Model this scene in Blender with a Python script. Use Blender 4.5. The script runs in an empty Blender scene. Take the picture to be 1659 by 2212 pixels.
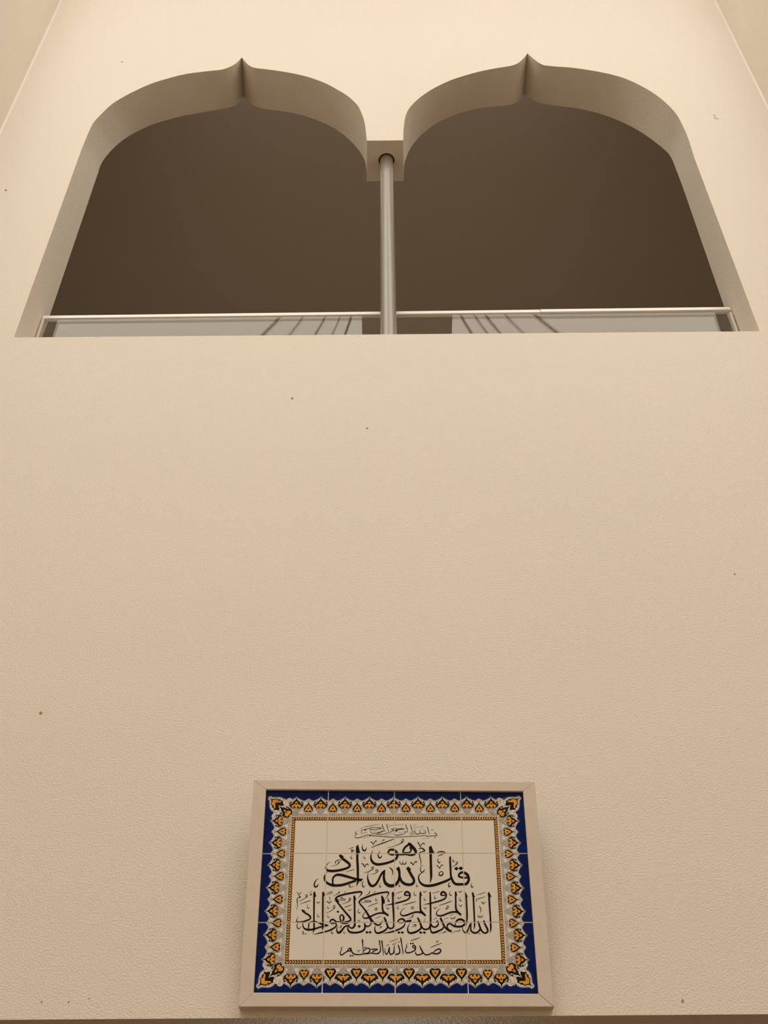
import bpy, bmesh, math, random
from mathutils import Vector, Matrix
from mathutils.geometry import tessellate_polygon

C = bpy.context.scene.collection
SC = bpy.context.scene

# ------------------------------------------------------------------ camera
EYE = 1.55                       # eye height above the hall floor
DIST = 2.443                     # eye to the arcade wall
PITCH, ROLL, YAW = 0.7789557, -0.0064303, 0.00244173
FPX = 2550.0                     # focal length, pixels of the 1659 x 2212 frame

def cam_basis():
    cp, sp = math.cos(PITCH), math.sin(PITCH)
    fwd = Vector((0, cp, sp)); up = Vector((0, -sp, cp)); rt = Vector((1, 0, 0))
    cr, sr = math.cos(ROLL), math.sin(ROLL)
    rt, up = cr*rt + sr*up, -sr*rt + cr*up
    Z = Matrix.Rotation(YAW, 3, 'Z')
    return Z @ rt, Z @ up, Z @ fwd

rt, up, fwd = cam_basis()
cam = bpy.data.cameras.new('camera')
cam.sensor_fit = 'VERTICAL'
cam.sensor_height = 24.0
cam.lens = FPX / 2212.0 * 24.0
cam.clip_start = 0.05
co = bpy.data.objects.new('camera', cam)
C.objects.link(co)
M = Matrix.Identity(4)
for i in range(3):
    M[i][0], M[i][1], M[i][2] = rt[i], up[i], -fwd[i]
M.translation = Vector((0, -DIST, EYE))
co.matrix_world = M
SC.camera = co

# ------------------------------------------------------------------ light
SC.view_settings.view_transform = 'Standard'
SC.view_settings.look = 'None'
SC.view_settings.exposure = 0.0
SC.view_settings.gamma = 1.0
SC.view_settings.use_curve_mapping = False

w = bpy.data.worlds.new('world'); SC.world = w
w.use_nodes = True
w.node_tree.nodes['Background'].inputs[0].default_value = (1.0, 0.88, 0.74, 1)
w.node_tree.nodes['Background'].inputs[1].default_value = 0.05

WARM = (1.0, 0.94, 0.865)
HC = 9.30                        # hall ceiling
def area(name, loc, size, power, rot=(0, 0, 0), col=WARM):
    l = bpy.data.lights.new(name, 'AREA')
    l.shape = 'RECTANGLE'; l.size, l.size_y = size
    l.energy = power; l.color = col
    o = bpy.data.objects.new(name, l)
    o.location = loc; o.rotation_euler = rot
    C.objects.link(o)
    return o
# one wide roof light; a dark beam hangs under its middle
SKY_X0, SKY_X1, SKY_Y0, SKY_Y1 = -3.6, 3.9, -6.4, -1.55
BEAM_X0, BEAM_X1, BEAM_Y1 = -0.18, 0.54, -2.1
SKY_POWER = 462.0
area('roof_light', ((SKY_X0+SKY_X1)/2, (SKY_Y0+SKY_Y1)/2, HC+0.12), (SKY_X1-SKY_X0, SKY_Y1-SKY_Y0), SKY_POWER)
# daylit doorway at the far end of the passage under the gallery
area('passage_daylight', (-0.1, 3.9, 1.15), (0.9, 2.0), 6.0, (math.radians(-90), 0, 0), (1.0, 0.93, 0.84))

# added fill hidden over the arches, lifts the gallery ceiling by bounce
area('gallery_fill_light', (0.0, 0.36, EYE+6.03), (2.4, 0.12), 2.6)

# ------------------------------------------------------------------ materials
def mat(name, col, rough=0.6, metal=0.0, spec=0.5, bump=None, var=0.0, varscale=2.0):
    m = bpy.data.materials.new(name); m.use_nodes = True
    nt = m.node_tree; p = nt.nodes['Principled BSDF']
    p.inputs['Base Color'].default_value = (*col, 1)
    p.inputs['Roughness'].default_value = rough
    p.inputs['Metallic'].default_value = metal
    p.inputs['Specular IOR Level'].default_value = spec
    tc = nt.nodes.new('ShaderNodeTexCoord')
    if var:
        n = nt.nodes.new('ShaderNodeTexNoise'); n.inputs['Scale'].default_value = varscale
        n.inputs['Detail'].default_value = 4
        nt.links.new(tc.outputs['Object'], n.inputs['Vector'])
        r = nt.nodes.new('ShaderNodeMapRange')
        r.inputs['From Min'].default_value = 0.3; r.inputs['From Max'].default_value = 0.7
        r.inputs['To Min'].default_value = 1-var; r.inputs['To Max'].default_value = 1+var
        nt.links.new(n.outputs['Fac'], r.inputs['Value'])
        mx = nt.nodes.new('ShaderNodeMix'); mx.data_type = 'RGBA'; mx.blend_type = 'MULTIPLY'
        mx.inputs[0].default_value = 1.0
        mx.inputs[6].default_value = (*col, 1)
        nt.links.new(r.outputs['Result'], mx.inputs[7])
        nt.links.new(mx.outputs[2], p.inputs['Base Color'])
    if bump:
        scale, strength, dist, detail = bump
        n2 = nt.nodes.new('ShaderNodeTexNoise'); n2.inputs['Scale'].default_value = scale
        n2.inputs['Detail'].default_value = detail; n2.inputs['Roughness'].default_value = 0.45
        nt.links.new(tc.outputs['Object'], n2.inputs['Vector'])
        b = nt.nodes.new('ShaderNodeBump')
        b.inputs['Strength'].default_value = strength; b.inputs['Distance'].default_value = dist
        nt.links.new(n2.outputs['Fac'], b.inputs['Height'])
        nt.links.new(b.outputs['Normal'], p.inputs['Normal'])
    return m

PAINT = mat('cream_orange_peel_paint', (0.81, 0.745, 0.65), 0.55, spec=0.3, bump=(230.0, 0.62, 0.0026, 2.0), var=0.012, varscale=1.2)
HALLPAINT = mat('hall_paint', (0.81, 0.745, 0.65), 0.7)
GLOSS = mat('glossy_soffit_paint', (0.70, 0.62, 0.52), 0.24, bump=(230.0, 0.5, 0.0026, 2.0))
GALLERY = mat('gallery_ceiling_paint', (0.90, 0.83, 0.75), 0.8)
FLOORM = mat('hall_floor', (0.34, 0.235, 0.145), 0.6, var=0.05)
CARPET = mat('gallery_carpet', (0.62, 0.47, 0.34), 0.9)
BEAM = mat('beam_paint', (0.85, 0.82, 0.78), 0.7)
CAULK = mat('white_caulk', (0.86, 0.82, 0.76), 0.5)
DARKSPOT = mat('dark_speck', (0.05, 0.035, 0.025), 0.8)
SCUFF = mat('scuff_mark', (0.36, 0.28, 0.18), 0.8)
PIPE = mat('grey_metal_paint', (0.30, 0.27, 0.225), 0.27, metal=0.0)
HOLE = mat('dark_hole', (0.30, 0.25, 0.20), 0.9)
RAIL = mat('white_powder_coat', (0.93, 0.91, 0.88), 0.3)
SEAL = mat('pale_silicone', (0.68, 0.62, 0.54), 0.5)
FRAME = mat('cream_frame_paint', (0.75, 0.67, 0.57), 0.42, var=0.03, varscale=30)
BACKB = mat('backing_board', (0.16, 0.11, 0.07), 0.8)
GROUT = mat('pinkish_grout', (0.74, 0.62, 0.53), 0.9, var=0.15, varscale=90)
GLAZE = mat('white_tile_glaze', (0.84, 0.81, 0.73), 0.16, var=0.02, varscale=8)
BLUE = mat('cobalt_glaze', (0.0005, 0.0115, 0.125), 0.14, spec=0.12, var=0.25, varscale=40)
HALO1 = mat('cobalt_glaze_thin', (0.006, 0.018, 0.15), 0.14, spec=0.12)
HALO2 = mat('cobalt_glaze_thinner', (0.035, 0.05, 0.19), 0.14, spec=0.2)
HALO3 = mat('cobalt_glaze_faint', (0.17, 0.18, 0.28), 0.14)
INK = mat('black_glaze', (0.009, 0.006, 0.004), 0.16, spec=0.15)
OLIVE = mat('dark_olive_glaze', (0.030, 0.021, 0.008), 0.16, spec=0.15)
ORANGE = mat('orange_glaze', (0.86, 0.38, 0.035), 0.16, spec=0.25, var=0.15, varscale=60)

def glass():
    m = bpy.data.materials.new('clear_glass'); m.use_nodes = True
    nt = m.node_tree; nt.nodes.remove(nt.nodes['Principled BSDF'])
    out = nt.nodes['Material Output']
    lw = nt.nodes.new('ShaderNodeLayerWeight'); lw.inputs['Blend'].default_value = 0.5
    pw = nt.nodes.new('ShaderNodeMath'); pw.operation = 'POWER'; pw.inputs[1].default_value = 5.0
    fr = nt.nodes.new('ShaderNodeMath'); fr.operation = 'MULTIPLY_ADD'      # Schlick, both sides alike
    fr.inputs[1].default_value = 0.955; fr.inputs[2].default_value = 0.037
    nt.links.new(lw.outputs['Facing'], pw.inputs[0]); nt.links.new(pw.outputs[0], fr.inputs[0])
    tr = nt.nodes.new('ShaderNodeBsdfTransparent'); tr.inputs['Color'].default_value = (0.93, 0.95, 0.94, 1)
    gl = nt.nodes.new('ShaderNodeBsdfGlossy'); gl.inputs['Roughness'].default_value = 0.0; gl.inputs['Color'].default_value = (1.0, 0.92, 0.81, 1)
    mx = nt.nodes.new('ShaderNodeMixShader')
    nt.links.new(fr.outputs[0], mx.inputs[0]); nt.links.new(tr.outputs[0], mx.inputs[1])
    nt.links.new(gl.outputs[0], mx.inputs[2]); nt.links.new(mx.outputs[0], out.inputs[0])
    return m
GLASS = glass()

# ------------------------------------------------------------------ helpers
def link(name, bm, mats, parent=None, smooth=False):
    me = bpy.data.meshes.new(name); bm.to_mesh(me); bm.free()
    for m in (mats if isinstance(mats, (list, tuple)) else [mats]): me.materials.append(m)
    if smooth:
        for p in me.polygons: p.use_smooth = True
    o = bpy.data.objects.new(name, me); C.objects.link(o)
    if parent: o.parent = parent
    return o
def struct(name, bm, mats):
    o = link(name, bm, mats); o['kind'] = 'structure'; return o
def thing(name, label, cat, M4):
    o = bpy.data.objects.new(name, None); C.objects.link(o)
    o.empty_display_size = 0.1; o.matrix_world = M4
    o['label'] = label; o['category'] = cat
    return o
def box(bm, x0, x1, y0, y1, z0, z1, mi=0, bevel=0.0):
    vs = [bm.verts.new(p) for p in ((x0,y0,z0),(x1,y0,z0),(x1,y1,z0),(x0,y1,z0),(x0,y0,z1),(x1,y0,z1),(x1,y1,z1),(x0,y1,z1))]
    fs = [bm.faces.new([vs[i] for i in f]) for f in ((3,2,1,0),(4,5,6,7),(0,1,5,4),(1,2,6,5),(2,3,7,6),(3,0,4,7))]
    for f in fs: f.material_index = mi
    if bevel:
        es = list({e for f in fs for e in f.edges})
        bmesh.ops.bevel(bm, geom=es, offset=bevel, segments=2, affect='EDGES', profile=0.6)
def boxes(*bs, bevel=0.0):
    bm = bmesh.new()
    for b in bs: box(bm, *b, bevel=bevel)
    return bm
def tess(bm, loops, mi=0, flip=False):
    """fill a polygon with holes; loops = lists of Vector"""
    tris = tessellate_polygon([[Vector(p) for p in l] for l in loops])
    vs = [bm.verts.new(p) for l in loops for p in l]
    for t in tris:
        try:
            f = bm.faces.new([vs[i] for i in (t[::-1] if flip else t)]); f.material_index = mi
        except ValueError: pass
    return vs
def resample(pts, n):
    d = [0.0]
    for a, b in zip(pts, pts[1:]): d.append(d[-1] + math.dist(a, b))
    out = []
    for k in range(n+1):
        s = d[-1]*k/n; i = 0
        while i < len(d)-2 and d[i+1] < s: i += 1
        f = (s-d[i])/max(d[i+1]-d[i], 1e-9)
        out.append((pts[i][0]+(pts[i+1][0]-pts[i][0])*f, pts[i][1]+(pts[i+1][1]-pts[i][1])*f))
    return out
def catmull(p, n=5, closed=False):
    """smooth a list of equal-length tuples"""
    out = []; N = len(p)
    if N < 3 and not closed: return [tuple(q) for q in p]
    segs = N if closed else N-1
    for i in range(segs):
        if closed: a, b, c, d = p[(i-1) % N], p[i], p[(i+1) % N], p[(i+2) % N]
        else: a, b, c, d = p[max(i-1, 0)], p[i], p[i+1], p[min(i+2, N-1)]
        for k in range(n):
            t = k/n
            out.append(tuple(0.5*(2*b[j]+(c[j]-a[j])*t+(2*a[j]-5*b[j]+4*c[j]-d[j])*t*t+(3*b[j]-a[j]-3*c[j]+d[j])*t**3) for j in range(len(b))))
    if not closed: out.append(tuple(p[-1]))
    return out

# ------------------------------------------------------------------ the arcade wall
# outline of the double opening: front face and back face of the wall (x, height above the eye)
FL = [(-1.267,3.264),(-1.263,4.551),(-1.26,4.67),(-1.254,4.782),(-1.236,4.856),(-1.202,4.958),(-1.161,5.028),(-1.118,5.086),(-1.054,5.157),(-0.987,5.207),(-0.907,5.253),(-0.824,5.277),(-0.741,5.297),(-0.701,5.332),(-0.677,5.373),(-0.661,5.424)]
FL2 = [(-0.661,5.424),(-0.646,5.387),(-0.621,5.338),(-0.592,5.311),(-0.537,5.295),(-0.482,5.278),(-0.417,5.253),(-0.341,5.213),(-0.265,5.154),(-0.211,5.093),(-0.157,5.023),(-0.115,4.942),(-0.094,4.867),(-0.08,4.782),(-0.073,4.699),(-0.068,4.614)]
FR = [(0.085,4.614),(0.088,4.707),(0.096,4.81),(0.108,4.874),(0.132,4.938),(0.175,5.016),(0.235,5.094),(0.311,5.168),(0.388,5.22),(0.464,5.261),(0.541,5.291),(0.596,5.309),(0.631,5.337),(0.662,5.39),(0.683,5.439)]
FR2 = [(0.683,5.439),(0.701,5.394),(0.723,5.345),(0.747,5.313),(0.799,5.298),(0.862,5.287),(0.934,5.264),(1.014,5.229),(1.092,5.179),(1.163,5.097),(1.22,4.999),(1.255,4.906),(1.275,4.82),(1.283,4.726),(1.286,4.604),(1.281,4.449),(1.28,3.264)]
BL = [(-1.262,3.264),(-1.252,4.708),(-1.252,4.769),(-1.242,4.84),(-1.211,4.944),(-1.162,5.04),(-1.089,5.127),(-1.01,5.186),(-0.929,5.23),(-0.845,5.261),(-0.76,5.292),(-0.718,5.31),(-0.693,5.342),(-0.669,5.42)]
BL2 = [(-0.669,5.42),(-0.639,5.36),(-0.597,5.308),(-0.518,5.276),(-0.44,5.251),(-0.362,5.211),(-0.273,5.141),(-0.206,5.067),(-0.152,4.979),(-0.108,4.883),(-0.083,4.799),(-0.076,4.745),(-0.073,4.69),(-0.072,4.614)]
BR = [(0.088,4.614),(0.091,4.735),(0.101,4.806),(0.123,4.9),(0.162,4.995),(0.218,5.092),(0.285,5.17),(0.364,5.23),(0.442,5.27),(0.531,5.291),(0.609,5.309),(0.645,5.341),(0.664,5.374),(0.677,5.419)]
BR2 = [(0.677,5.419),(0.713,5.358),(0.753,5.32),(0.817,5.295),(0.881,5.278),(0.964,5.244),(1.044,5.19),(1.119,5.116),(1.181,5.031),(1.229,4.94),(1.268,4.848),(1.278,4.796),(1.281,4.745),(1.284,4.548),(1.28,3.264)]
TH = 0.19                         # wall thickness
LINTEL = EYE + 0.9608
SILL = EYE + 3.264
WL, WR = -1.640, 1.686            # inner corners with the return walls
COLX, COLY, COLR, HOLER = 0.0142, 0.096, 0.0288, 0.0345

def seg(pts, n): return resample(catmull(pts, 4), n)
front = [seg(FL[1:], 60), seg(FL2, 60), seg(FR, 60), seg(FR2[:-1], 60)]
back = [seg(BL[1:], 60), seg(BL2, 60), seg(BR, 60), seg(BR2[:-1], 60)]
front[0] = resample([FL[0], FL[1]], 12)[:-1] + front[0]; front[3] = front[3] + resample([FR2[-2], FR2[-1]], 12)[1:]
back[0] = resample([BL[0], BL[1]], 12)[:-1] + back[0]; back[3] = back[3] + resample([BR2[-2], BR2[-1]], 12)[1:]

def V(p, y): return Vector((p[0], y, p[1]+EYE))
bm = bmesh.new()
ZT = HC
# order: left arch, capital underside corner, right arch
def outline(segs, y):
    pts = []
    for i, s in enumerate(segs):
        pts += [V(p, y) for p in (s if i in (1, 3) else s[:-1])]
    return pts
lf, lb = outline(front, 0.0), outline(back, TH)
of = [Vector((WL,0,LINTEL)), Vector((WR,0,LINTEL)), Vector((WR,0,ZT)), Vector((WL,0,ZT))]
ob = [Vector((p.x,TH,p.z)) for p in of]
tess(bm, [of, lf]); tess(bm, [ob, lb])
# reveals (smooth within a segment, sharp between segments)
for s, t in zip(front, back):
    a = [bm.verts.new(V(p, 0)) for p in s]; b = [bm.verts.new(V(p, TH)) for p in t]
    for i in range(len(a)-1):
        f = bm.faces.new((a[i], a[i+1], b[i+1], b[i])); f.smooth = True
# sill top
bm.faces.new([bm.verts.new(p) for p in (V(FL[0],0), V(FR2[-1],0), V(BR2[-1],TH), V(BL[0],TH))])
# underside of the pendant between the arches, drilled for the column
ring = [Vector((COLX+HOLER*math.cos(a*math.tau/40), COLY-0.0035+HOLER*math.sin(a*math.tau/40), EYE+4.614)) for a in range(40)]
tess(bm, [[V(FL2[-1],0), V(FR[0],0), V(BR[0],TH), V(BL2[-1],TH)], ring])
r0 = [bm.verts.new(p) for p in ring]; r1 = [bm.verts.new(p+Vector((0,0,0.02))) for p in ring]
for i in range(40): bm.faces.new((r0[i], r0[(i+1)%40], r1[(i+1)%40], r1[i])).material_index = 1
bm.faces.new(r1).material_index = 1
# underside of the wall is the passage ceiling; small dark specks and a scuff on the paint
rnd = random.Random(4)
for (x, h, r) in [(-1.508,4.235,.006),(-1.219,5.384,.005),(-0.866,1.716,.0045),(-0.299,2.928,.0045),(0.96,2.16,.003),(-1.372,5.132,.003),(-0.664,.996,.002),(-0.72,.997,.002),(.603,.989,.003),(.324,.976,.003),(-.623,1.003,.0015),(-.057,2.78,.0035)]:
    n = 9; pts = [Vector((x+r*rnd.uniform(.6,1.1)*math.cos(k*math.tau/n), -0.0006, h+EYE+r*1.3*rnd.uniform(.6,1.1)*math.sin(k*math.tau/n))) for k in range(n)]
    bm.faces.new([bm.verts.new(p) for p in pts]).material_index = 1 if r > .0036 else 2
sq = [(1.434,4.82),(1.438,4.803),(1.434,4.782),(1.442,4.778),(1.449,4.782)]
for a, b in zip(sq, sq[1:]):
    d = Vector((b[0]-a[0], 0, b[1]-a[1])).normalized(); nn = Vector((-d.z, 0, d.x))*0.0016
    A, B = Vector((a[0], -0.0006, a[1]+EYE)), Vector((b[0], -0.0006, b[1]+EYE))
    bm.faces.new([bm.verts.new(p) for p in (A-nn, B-nn, B+nn, A+nn)]).material_index = 2
wall_front = struct('wall_front', bm, [PAINT, HOLE, SCUFF])

# ------------------------------------------------------------------ rest of the room shell
RET = 0.45                        # depth of the return walls
struct('wall_left', boxes((-5.2, WL, -RET, TH, 0, HC)), PAINT)
struct('wall_right', boxes((WR, 5.2, -RET, TH, 0, HC)), PAINT)
def bead(x, sx):
    bm = bmesh.new(); r = 0.007; n = 6
    prof = [(x, 0.0)] + [(x+sx*r*(1-math.sin(k*math.pi/2/n)), -r*(1-math.cos(k*math.pi/2/n))) for k in range(n+1)]
    a = [bm.verts.new((p[0], p[1], LINTEL)) for p in prof]; b = [bm.verts.new((p[0], p[1], HC)) for p in prof]
    for i in range(len(prof)): 
        f = bm.faces.new((a[i], a[(i+1) % len(prof)], b[(i+1) % len(prof)], b[i]))
    return bm
struct('trim_1', bead(WL, 1), CAULK); struct('trim_2', bead(WR, -1), CAULK)
struct('wall_hall_left', boxes((-5.3, -5.2, -7, TH, 0, HC)), HALLPAINT)
struct('wall_hall_right', boxes((5.2, 5.3, -7, TH, 0, HC)), HALLPAINT)
struct('wall_back', boxes((-5.3, 5.3, -7.1, -7, 0, HC)), HALLPAINT)
struct('floor', boxes((-5.3, 5.3, -7.1, 4.1, -0.1, 0)), FLOORM)
# hall ceiling round the roof light, and the beam under it
struct('ceiling', boxes((-5.3, SKY_X0, -7.1, TH, HC, HC+.2), (SKY_X1, 5.3, -7.1, TH, HC, HC+.2),
                        (SKY_X0, SKY_X1, -7.1, SKY_Y0, HC, HC+.2), (SKY_X0, SKY_X1, SKY_Y1, TH, HC, HC+.2)), HALLPAINT)
struct('trim_3', boxes((BEAM_X0, BEAM_X1, SKY_Y0, BEAM_Y1, HC-0.06, HC+.06)), BEAM)
# slim glazing bars fanning out from a hub near the wall end of the beam
bm = bmesh.new()
HUB = Vector((0.06, -1.9, HC+0.02))
for x, wd in ((-.85,.030),(-.66,.014),(-.48,.020),(-.36,.012),(-.27,.032),(.62,.030),(.73,.016),(.82,.024),(.98,.014),(1.22,.030)):
    d = (Vector((x, -2.92, HC+0.02))-HUB).normalized(); nn = Vector((-d.y, d.x, 0))*wd*.24; e = HUB+d*(2.6/max(-d.y, .35))
    vs = [bm.verts.new(p+Vector((0,0,z))) for z in (-.015, .015) for p in (HUB-nn, e-nn, e+nn, HUB+nn)]
    for f in ((0,1,2,3),(7,6,5,4),(0,4,5,1),(1,5,6,2),(2,6,7,3),(3,7,4,0)): bm.faces.new([vs[i] for i in f])
struct('trim_4', bm, BEAM)
# gallery behind the arches and the passage below it
GZ = EYE + 6.05
struct('ceiling_gallery', boxes((-4.2, 4.2, TH, 4.1, GZ, GZ+.1)), GALLERY)
struct('floor_gallery', boxes((-4.2, 4.2, TH, 4.1, SILL-.75, SILL-.65)), CARPET)
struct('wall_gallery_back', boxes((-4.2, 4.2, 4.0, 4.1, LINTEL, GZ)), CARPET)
struct('wall_gallery_left', boxes((-4.2, -4.1, TH, 4.0, 0, GZ)), GALLERY)
struct('wall_gallery_right', boxes((4.1, 4.2, TH, 4.0, 0, GZ)), GALLERY)
struct('ceiling_passage', boxes((-4.1, 4.1, TH, 4.0, LINTEL, LINTEL+.1), (WL, WR, 0.0005, TH, LINTEL, LINTEL+.0004)), GLOSS)
struct('wall_passage_back', boxes((-4.1, 4.1, 4.0, 4.1, 0, LINTEL)), HALLPAINT)

# ------------------------------------------------------------------ column
def tube(bm, x, y, z0, z1, r, n=40, rin=None):
    def ringv(z, rr): return [bm.verts.new((x+rr*math.cos(k*math.tau/n), y+rr*math.sin(k*math.tau/n), z)) for k in range(n)]
    a, b = ringv(z0, r), ringv(z1, r)
    for i in range(n): bm.faces.new((a[i], a[(i+1)%n], b[(i+1)%n], b[i])).smooth = True
    if rin:
        c, d = ringv(z0, rin), ringv(z1, rin)
        e, f, g, h = ringv(z0, r), ringv(z1, r), ringv(z0, rin), ringv(z1, rin)
        for i in range(n):
            bm.faces.new((c[(i+1)%n], c[i], d[i], d[(i+1)%n])).smooth = True
            bm.faces.new((e[(i+1)%n], e[i], g[i], g[(i+1)%n])); bm.faces.new((f[i], f[(i+1)%n], h[(i+1)%n], h[i]))
    else:
        bm.faces.new(ringv(z0, r)[::-1]); bm.faces.new(ringv(z1, r))   # own vertices: keeps the shaft's normals level
col = thing('column', 'slim grey round metal column standing on the sill between the two pointed arches', 'column', Matrix.Translation((COLX, COLY, SILL)))
bm = bmesh.new(); tube(bm, 0, 0, 0.0, EYE+4.614-SILL+.05, COLR); link('shaft', bm, PIPE, col)
bm = bmesh.new(); tube(bm, 0, 0, 0.0, 0.006, 0.05, rin=COLR+.0003); link('base_flange', bm, PIPE, col)

# ------------------------------------------------------------------ glass balustrade
GY = 0.145
bal = thing('glass_balustrade', 'low clear glass balustrade with a white cap rail behind the sill of the arches', 'balustrade', Matrix.Translation((0.0, GY, SILL)))
RB = EYE + 3.5855 - SILL          # cap rail top at x = 0, it climbs slightly to the right
SL = 0.0065
def sheared(bm, k):
    for v in bm.verts: v.co.z += k*v.co.x
    return bm
JX = 0.5745
XL, XR = -1.2575, 1.2745
bm = boxes((XL+.008, COLX-.001, -.005, .005, 0.0, RB-.017)); link('glass_pane', bm, GLASS, bal)
bm = boxes((COLX+.001, XR-.008, -.005, .005, 0.0, RB-.017)); link('glass_pane', bm, GLASS, bal)
bm = sheared(boxes((XL, JX-.0006, -.009, .009, RB-.016, RB), bevel=.0012), SL)
o = link('cap_rail', bm, RAIL, bal); o['label'] = 'long white cap rail from the left jamb'
bm = sheared(boxes((JX+.0006, XR, -.0115, .0095, RB-.0175, RB-.0015), bevel=.0012), SL)
o = link('cap_rail', bm, RAIL, bal); o['label'] = 'short white cap rail meeting the right jamb'
for a, b in ((XL, XL+.009), (XR-.009, XR)):
    link('edge_channel', boxes((a, b, -.012, .012, 0.0, RB-.026), bevel=.001), SEAL, bal)

# ------------------------------------------------------------------ framed tile panel
# panel frame: u to the right, v up, n out of the tiles; leans forward from the wall; millimetres
PO = Vector((0.01223245, 2.38711078-DIST, 1.21559816+EYE))
PU = Vector((0.999973679, 0.000418930, -0.007243299))
PV = Vector((0.00723111, -0.13917371, 0.99024158))
PN = PU.cross(PV)
VB = 247.4                        # frame bottom, mm below the tile centre
PM = Matrix.Identity(4)
for i in range(3):
    PM[i][0], PM[i][1], PM[i][2] = PU[i], PV[i], PN[i]
PM.translation = PO - PV*VB/1000
panel = thing('framed_tile_panel', 'cream framed panel of calligraphy tiles with blue and orange border hanging below the arches', 'wall panel', PM)
def L(u, v, n): return Vector((u/1000, (v+VB)/1000, n/1000))

# frame: four mitred rails, outer and inner corners of the front face (n = 8)
OUT = [(-321,245.5),(319.5,240.2),(322.6,-247.4),(-319,-247.4)]
INN = [(-291.4,221.9),(291.4,216.8),(293.1,-221.8),(-290.2,-219.5)]
NF, NBK, NLIP = 8.0, -21.0, 0.3
for k in range(4):
    a, b = OUT[k], OUT[(k+1) % 4]; c, d = INN[(k+1) % 4], INN[k]
    g0, g1 = ((.45,.25),(.25,.65),(.65,.3),(.3,.45))[k]      # mitre gaps at the two ends
    t = Vector((b[0]-a[0], b[1]-a[1])).normalized()
    a2, d2 = (a[0]+t.x*g0, a[1]+t.y*g0), (d[0]+t.x*g0, d[1]+t.y*g0)
    b2, c2 = (b[0]-t.x*g1, b[1]-t.y*g1), (c[0]-t.x*g1, c[1]-t.y*g1)
    bm = bmesh.new()
    def prof(o, i):
        di = Vector((i[0]-o[0], i[1]-o[1]))
        # slim U-shaped moulding: back edge, side, rounded front edge, face, inner lip
        P = [(0.0, NBK), (0.0, NF-1.6), (0.015, NF-0.5), (0.05, NF), (0.95, NF), (0.985, NF-0.4), (1.0, NF-1.4), (1.0, NLIP), (0.9, NLIP), (0.9, NBK)]
        return [bm.verts.new(L(o[0]+di.x*f, o[1]+di.y*f, n)) for f, n in P]
    p, q = prof(a2, d2), prof(b2, c2)
    for i in range(len(p)): bm.faces.new((p[i], p[(i+1) % len(p)], q[(i+1) % len(p)], q[i]))
    bm.faces.new(p[::-1]); bm.faces.new(q)
    bmesh.ops.recalc_face_normals(bm, faces=bm.faces)
    # little dirt marks on the face
    for u, v, ln, an in (((-264,243.6,3.2,.3),(112,240.6,2.6,.9),(206,239,3,.1)), (), ((208,-231.5,4,-.3),(-120,-224.4,3,0)), ())[k]:
        du, dv = ln*math.cos(an)/2, ln*math.sin(an)/2
        bm.faces.new([bm.verts.new(L(u+x*du-y*dv*.22, v+x*dv+y*du*.22, NF+.06)) for x, y in ((-1,0),(0,-1),(1,0),(0,1))]).material_index = 1
    link('frame_rail', bm, [FRAME, SCUFF], panel)
bm = bmesh.new()
def lbox(bm, u0, u1, v0, v1, n0, n1): box(bm, u0/1000, u1/1000, (v0+VB)/1000, (v1+VB)/1000, n0/1000, n1/1000)
lbox(bm, -312, 312, -238, 232, -19, -8.2); link('backing_board', bm, BACKB, panel)
bm = bmesh.new(); lbox(bm, -299.5, 299.5, -224.5, 224.5, -7.9, -0.7); link('grout', bm, GROUT, panel)

# ---- glaze artwork: every shape is a list of triangles (mm) on a layer
ART = []                          # (layer, material index, triangle)
GL = [GLAZE, BLUE, HALO1, HALO2, HALO3, INK, OLIVE, ORANGE]
W_, B_, H1, H2, H3, K_, OL, OR = range(8)
def poly(pts, layer, mi):
    pts = [Vector((p[0], p[1], 0)) for p in pts]
    for t in tessellate_polygon([pts]): ART.append((layer, mi, [tuple(pts[i][:2]) for i in t]))
def ribbon(pts, layer, mi, closed=False):
    """pts: (u, v, width)"""
    n = len(pts); q = []
    for i in range(n):
        a = pts[(i-1) % n] if closed else pts[max(i-1, 0)]
        b = pts[(i+1) % n] if closed else pts[min(i+1, n-1)]
        d = Vector((b[0]-a[0], b[1]-a[1]))
        d = d.normalized() if d.length > 1e-6 else Vector((1, 0))
        h = pts[i][2]/2
        q.append(((pts[i][0]-d.y*h, pts[i][1]+d.x*h), (pts[i][0]+d.y*h, pts[i][1]-d.x*h)))
    for i in range(n if closed else n-1):
        (a, b), (c, d) = q[i], q[(i+1) % n]
        ART.append((layer, mi, [a, b, d])); ART.append((layer, mi, [a, d, c]))
def line(pts, wd, layer, mi, smooth=0, closed=False):
    if smooth: pts = catmull(pts, smooth, closed)
    ribbon([(p[0], p[1], wd) for p in pts], layer, mi, closed)
def disc(u, v, r, layer, mi, n=10):
    poly([(u+r*math.cos(k*math.tau/n), v+r*math.sin(k*math.tau/n)) for k in range(n)], layer, mi)

BU, BV = 230.0, 159.3             # outer edge of the plaited band
# cobalt ground
for x0, x1, y0, y1 in ((-300,300,190,225), (-300,300,-225,-190), (-300,-262,-190,190), (262,300,-190,190)):
    poly([(x0,y0),(x1,y0),(x1,y1),(x0,y1)], 1, B_)

def place(fu, fv, du, dv, ku, ks):
    """local (s outwards, w along) -> panel mm"""
    return lambda s, w: (fu + du[0]*s*ks + dv[0]*w*ku, fv + du[1]*s*ks + dv[1]*w*ku)
def mirror(pts): return pts + [(s, -w) for s, w in pts[::-1] if abs(w) > 1e-6]

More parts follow.
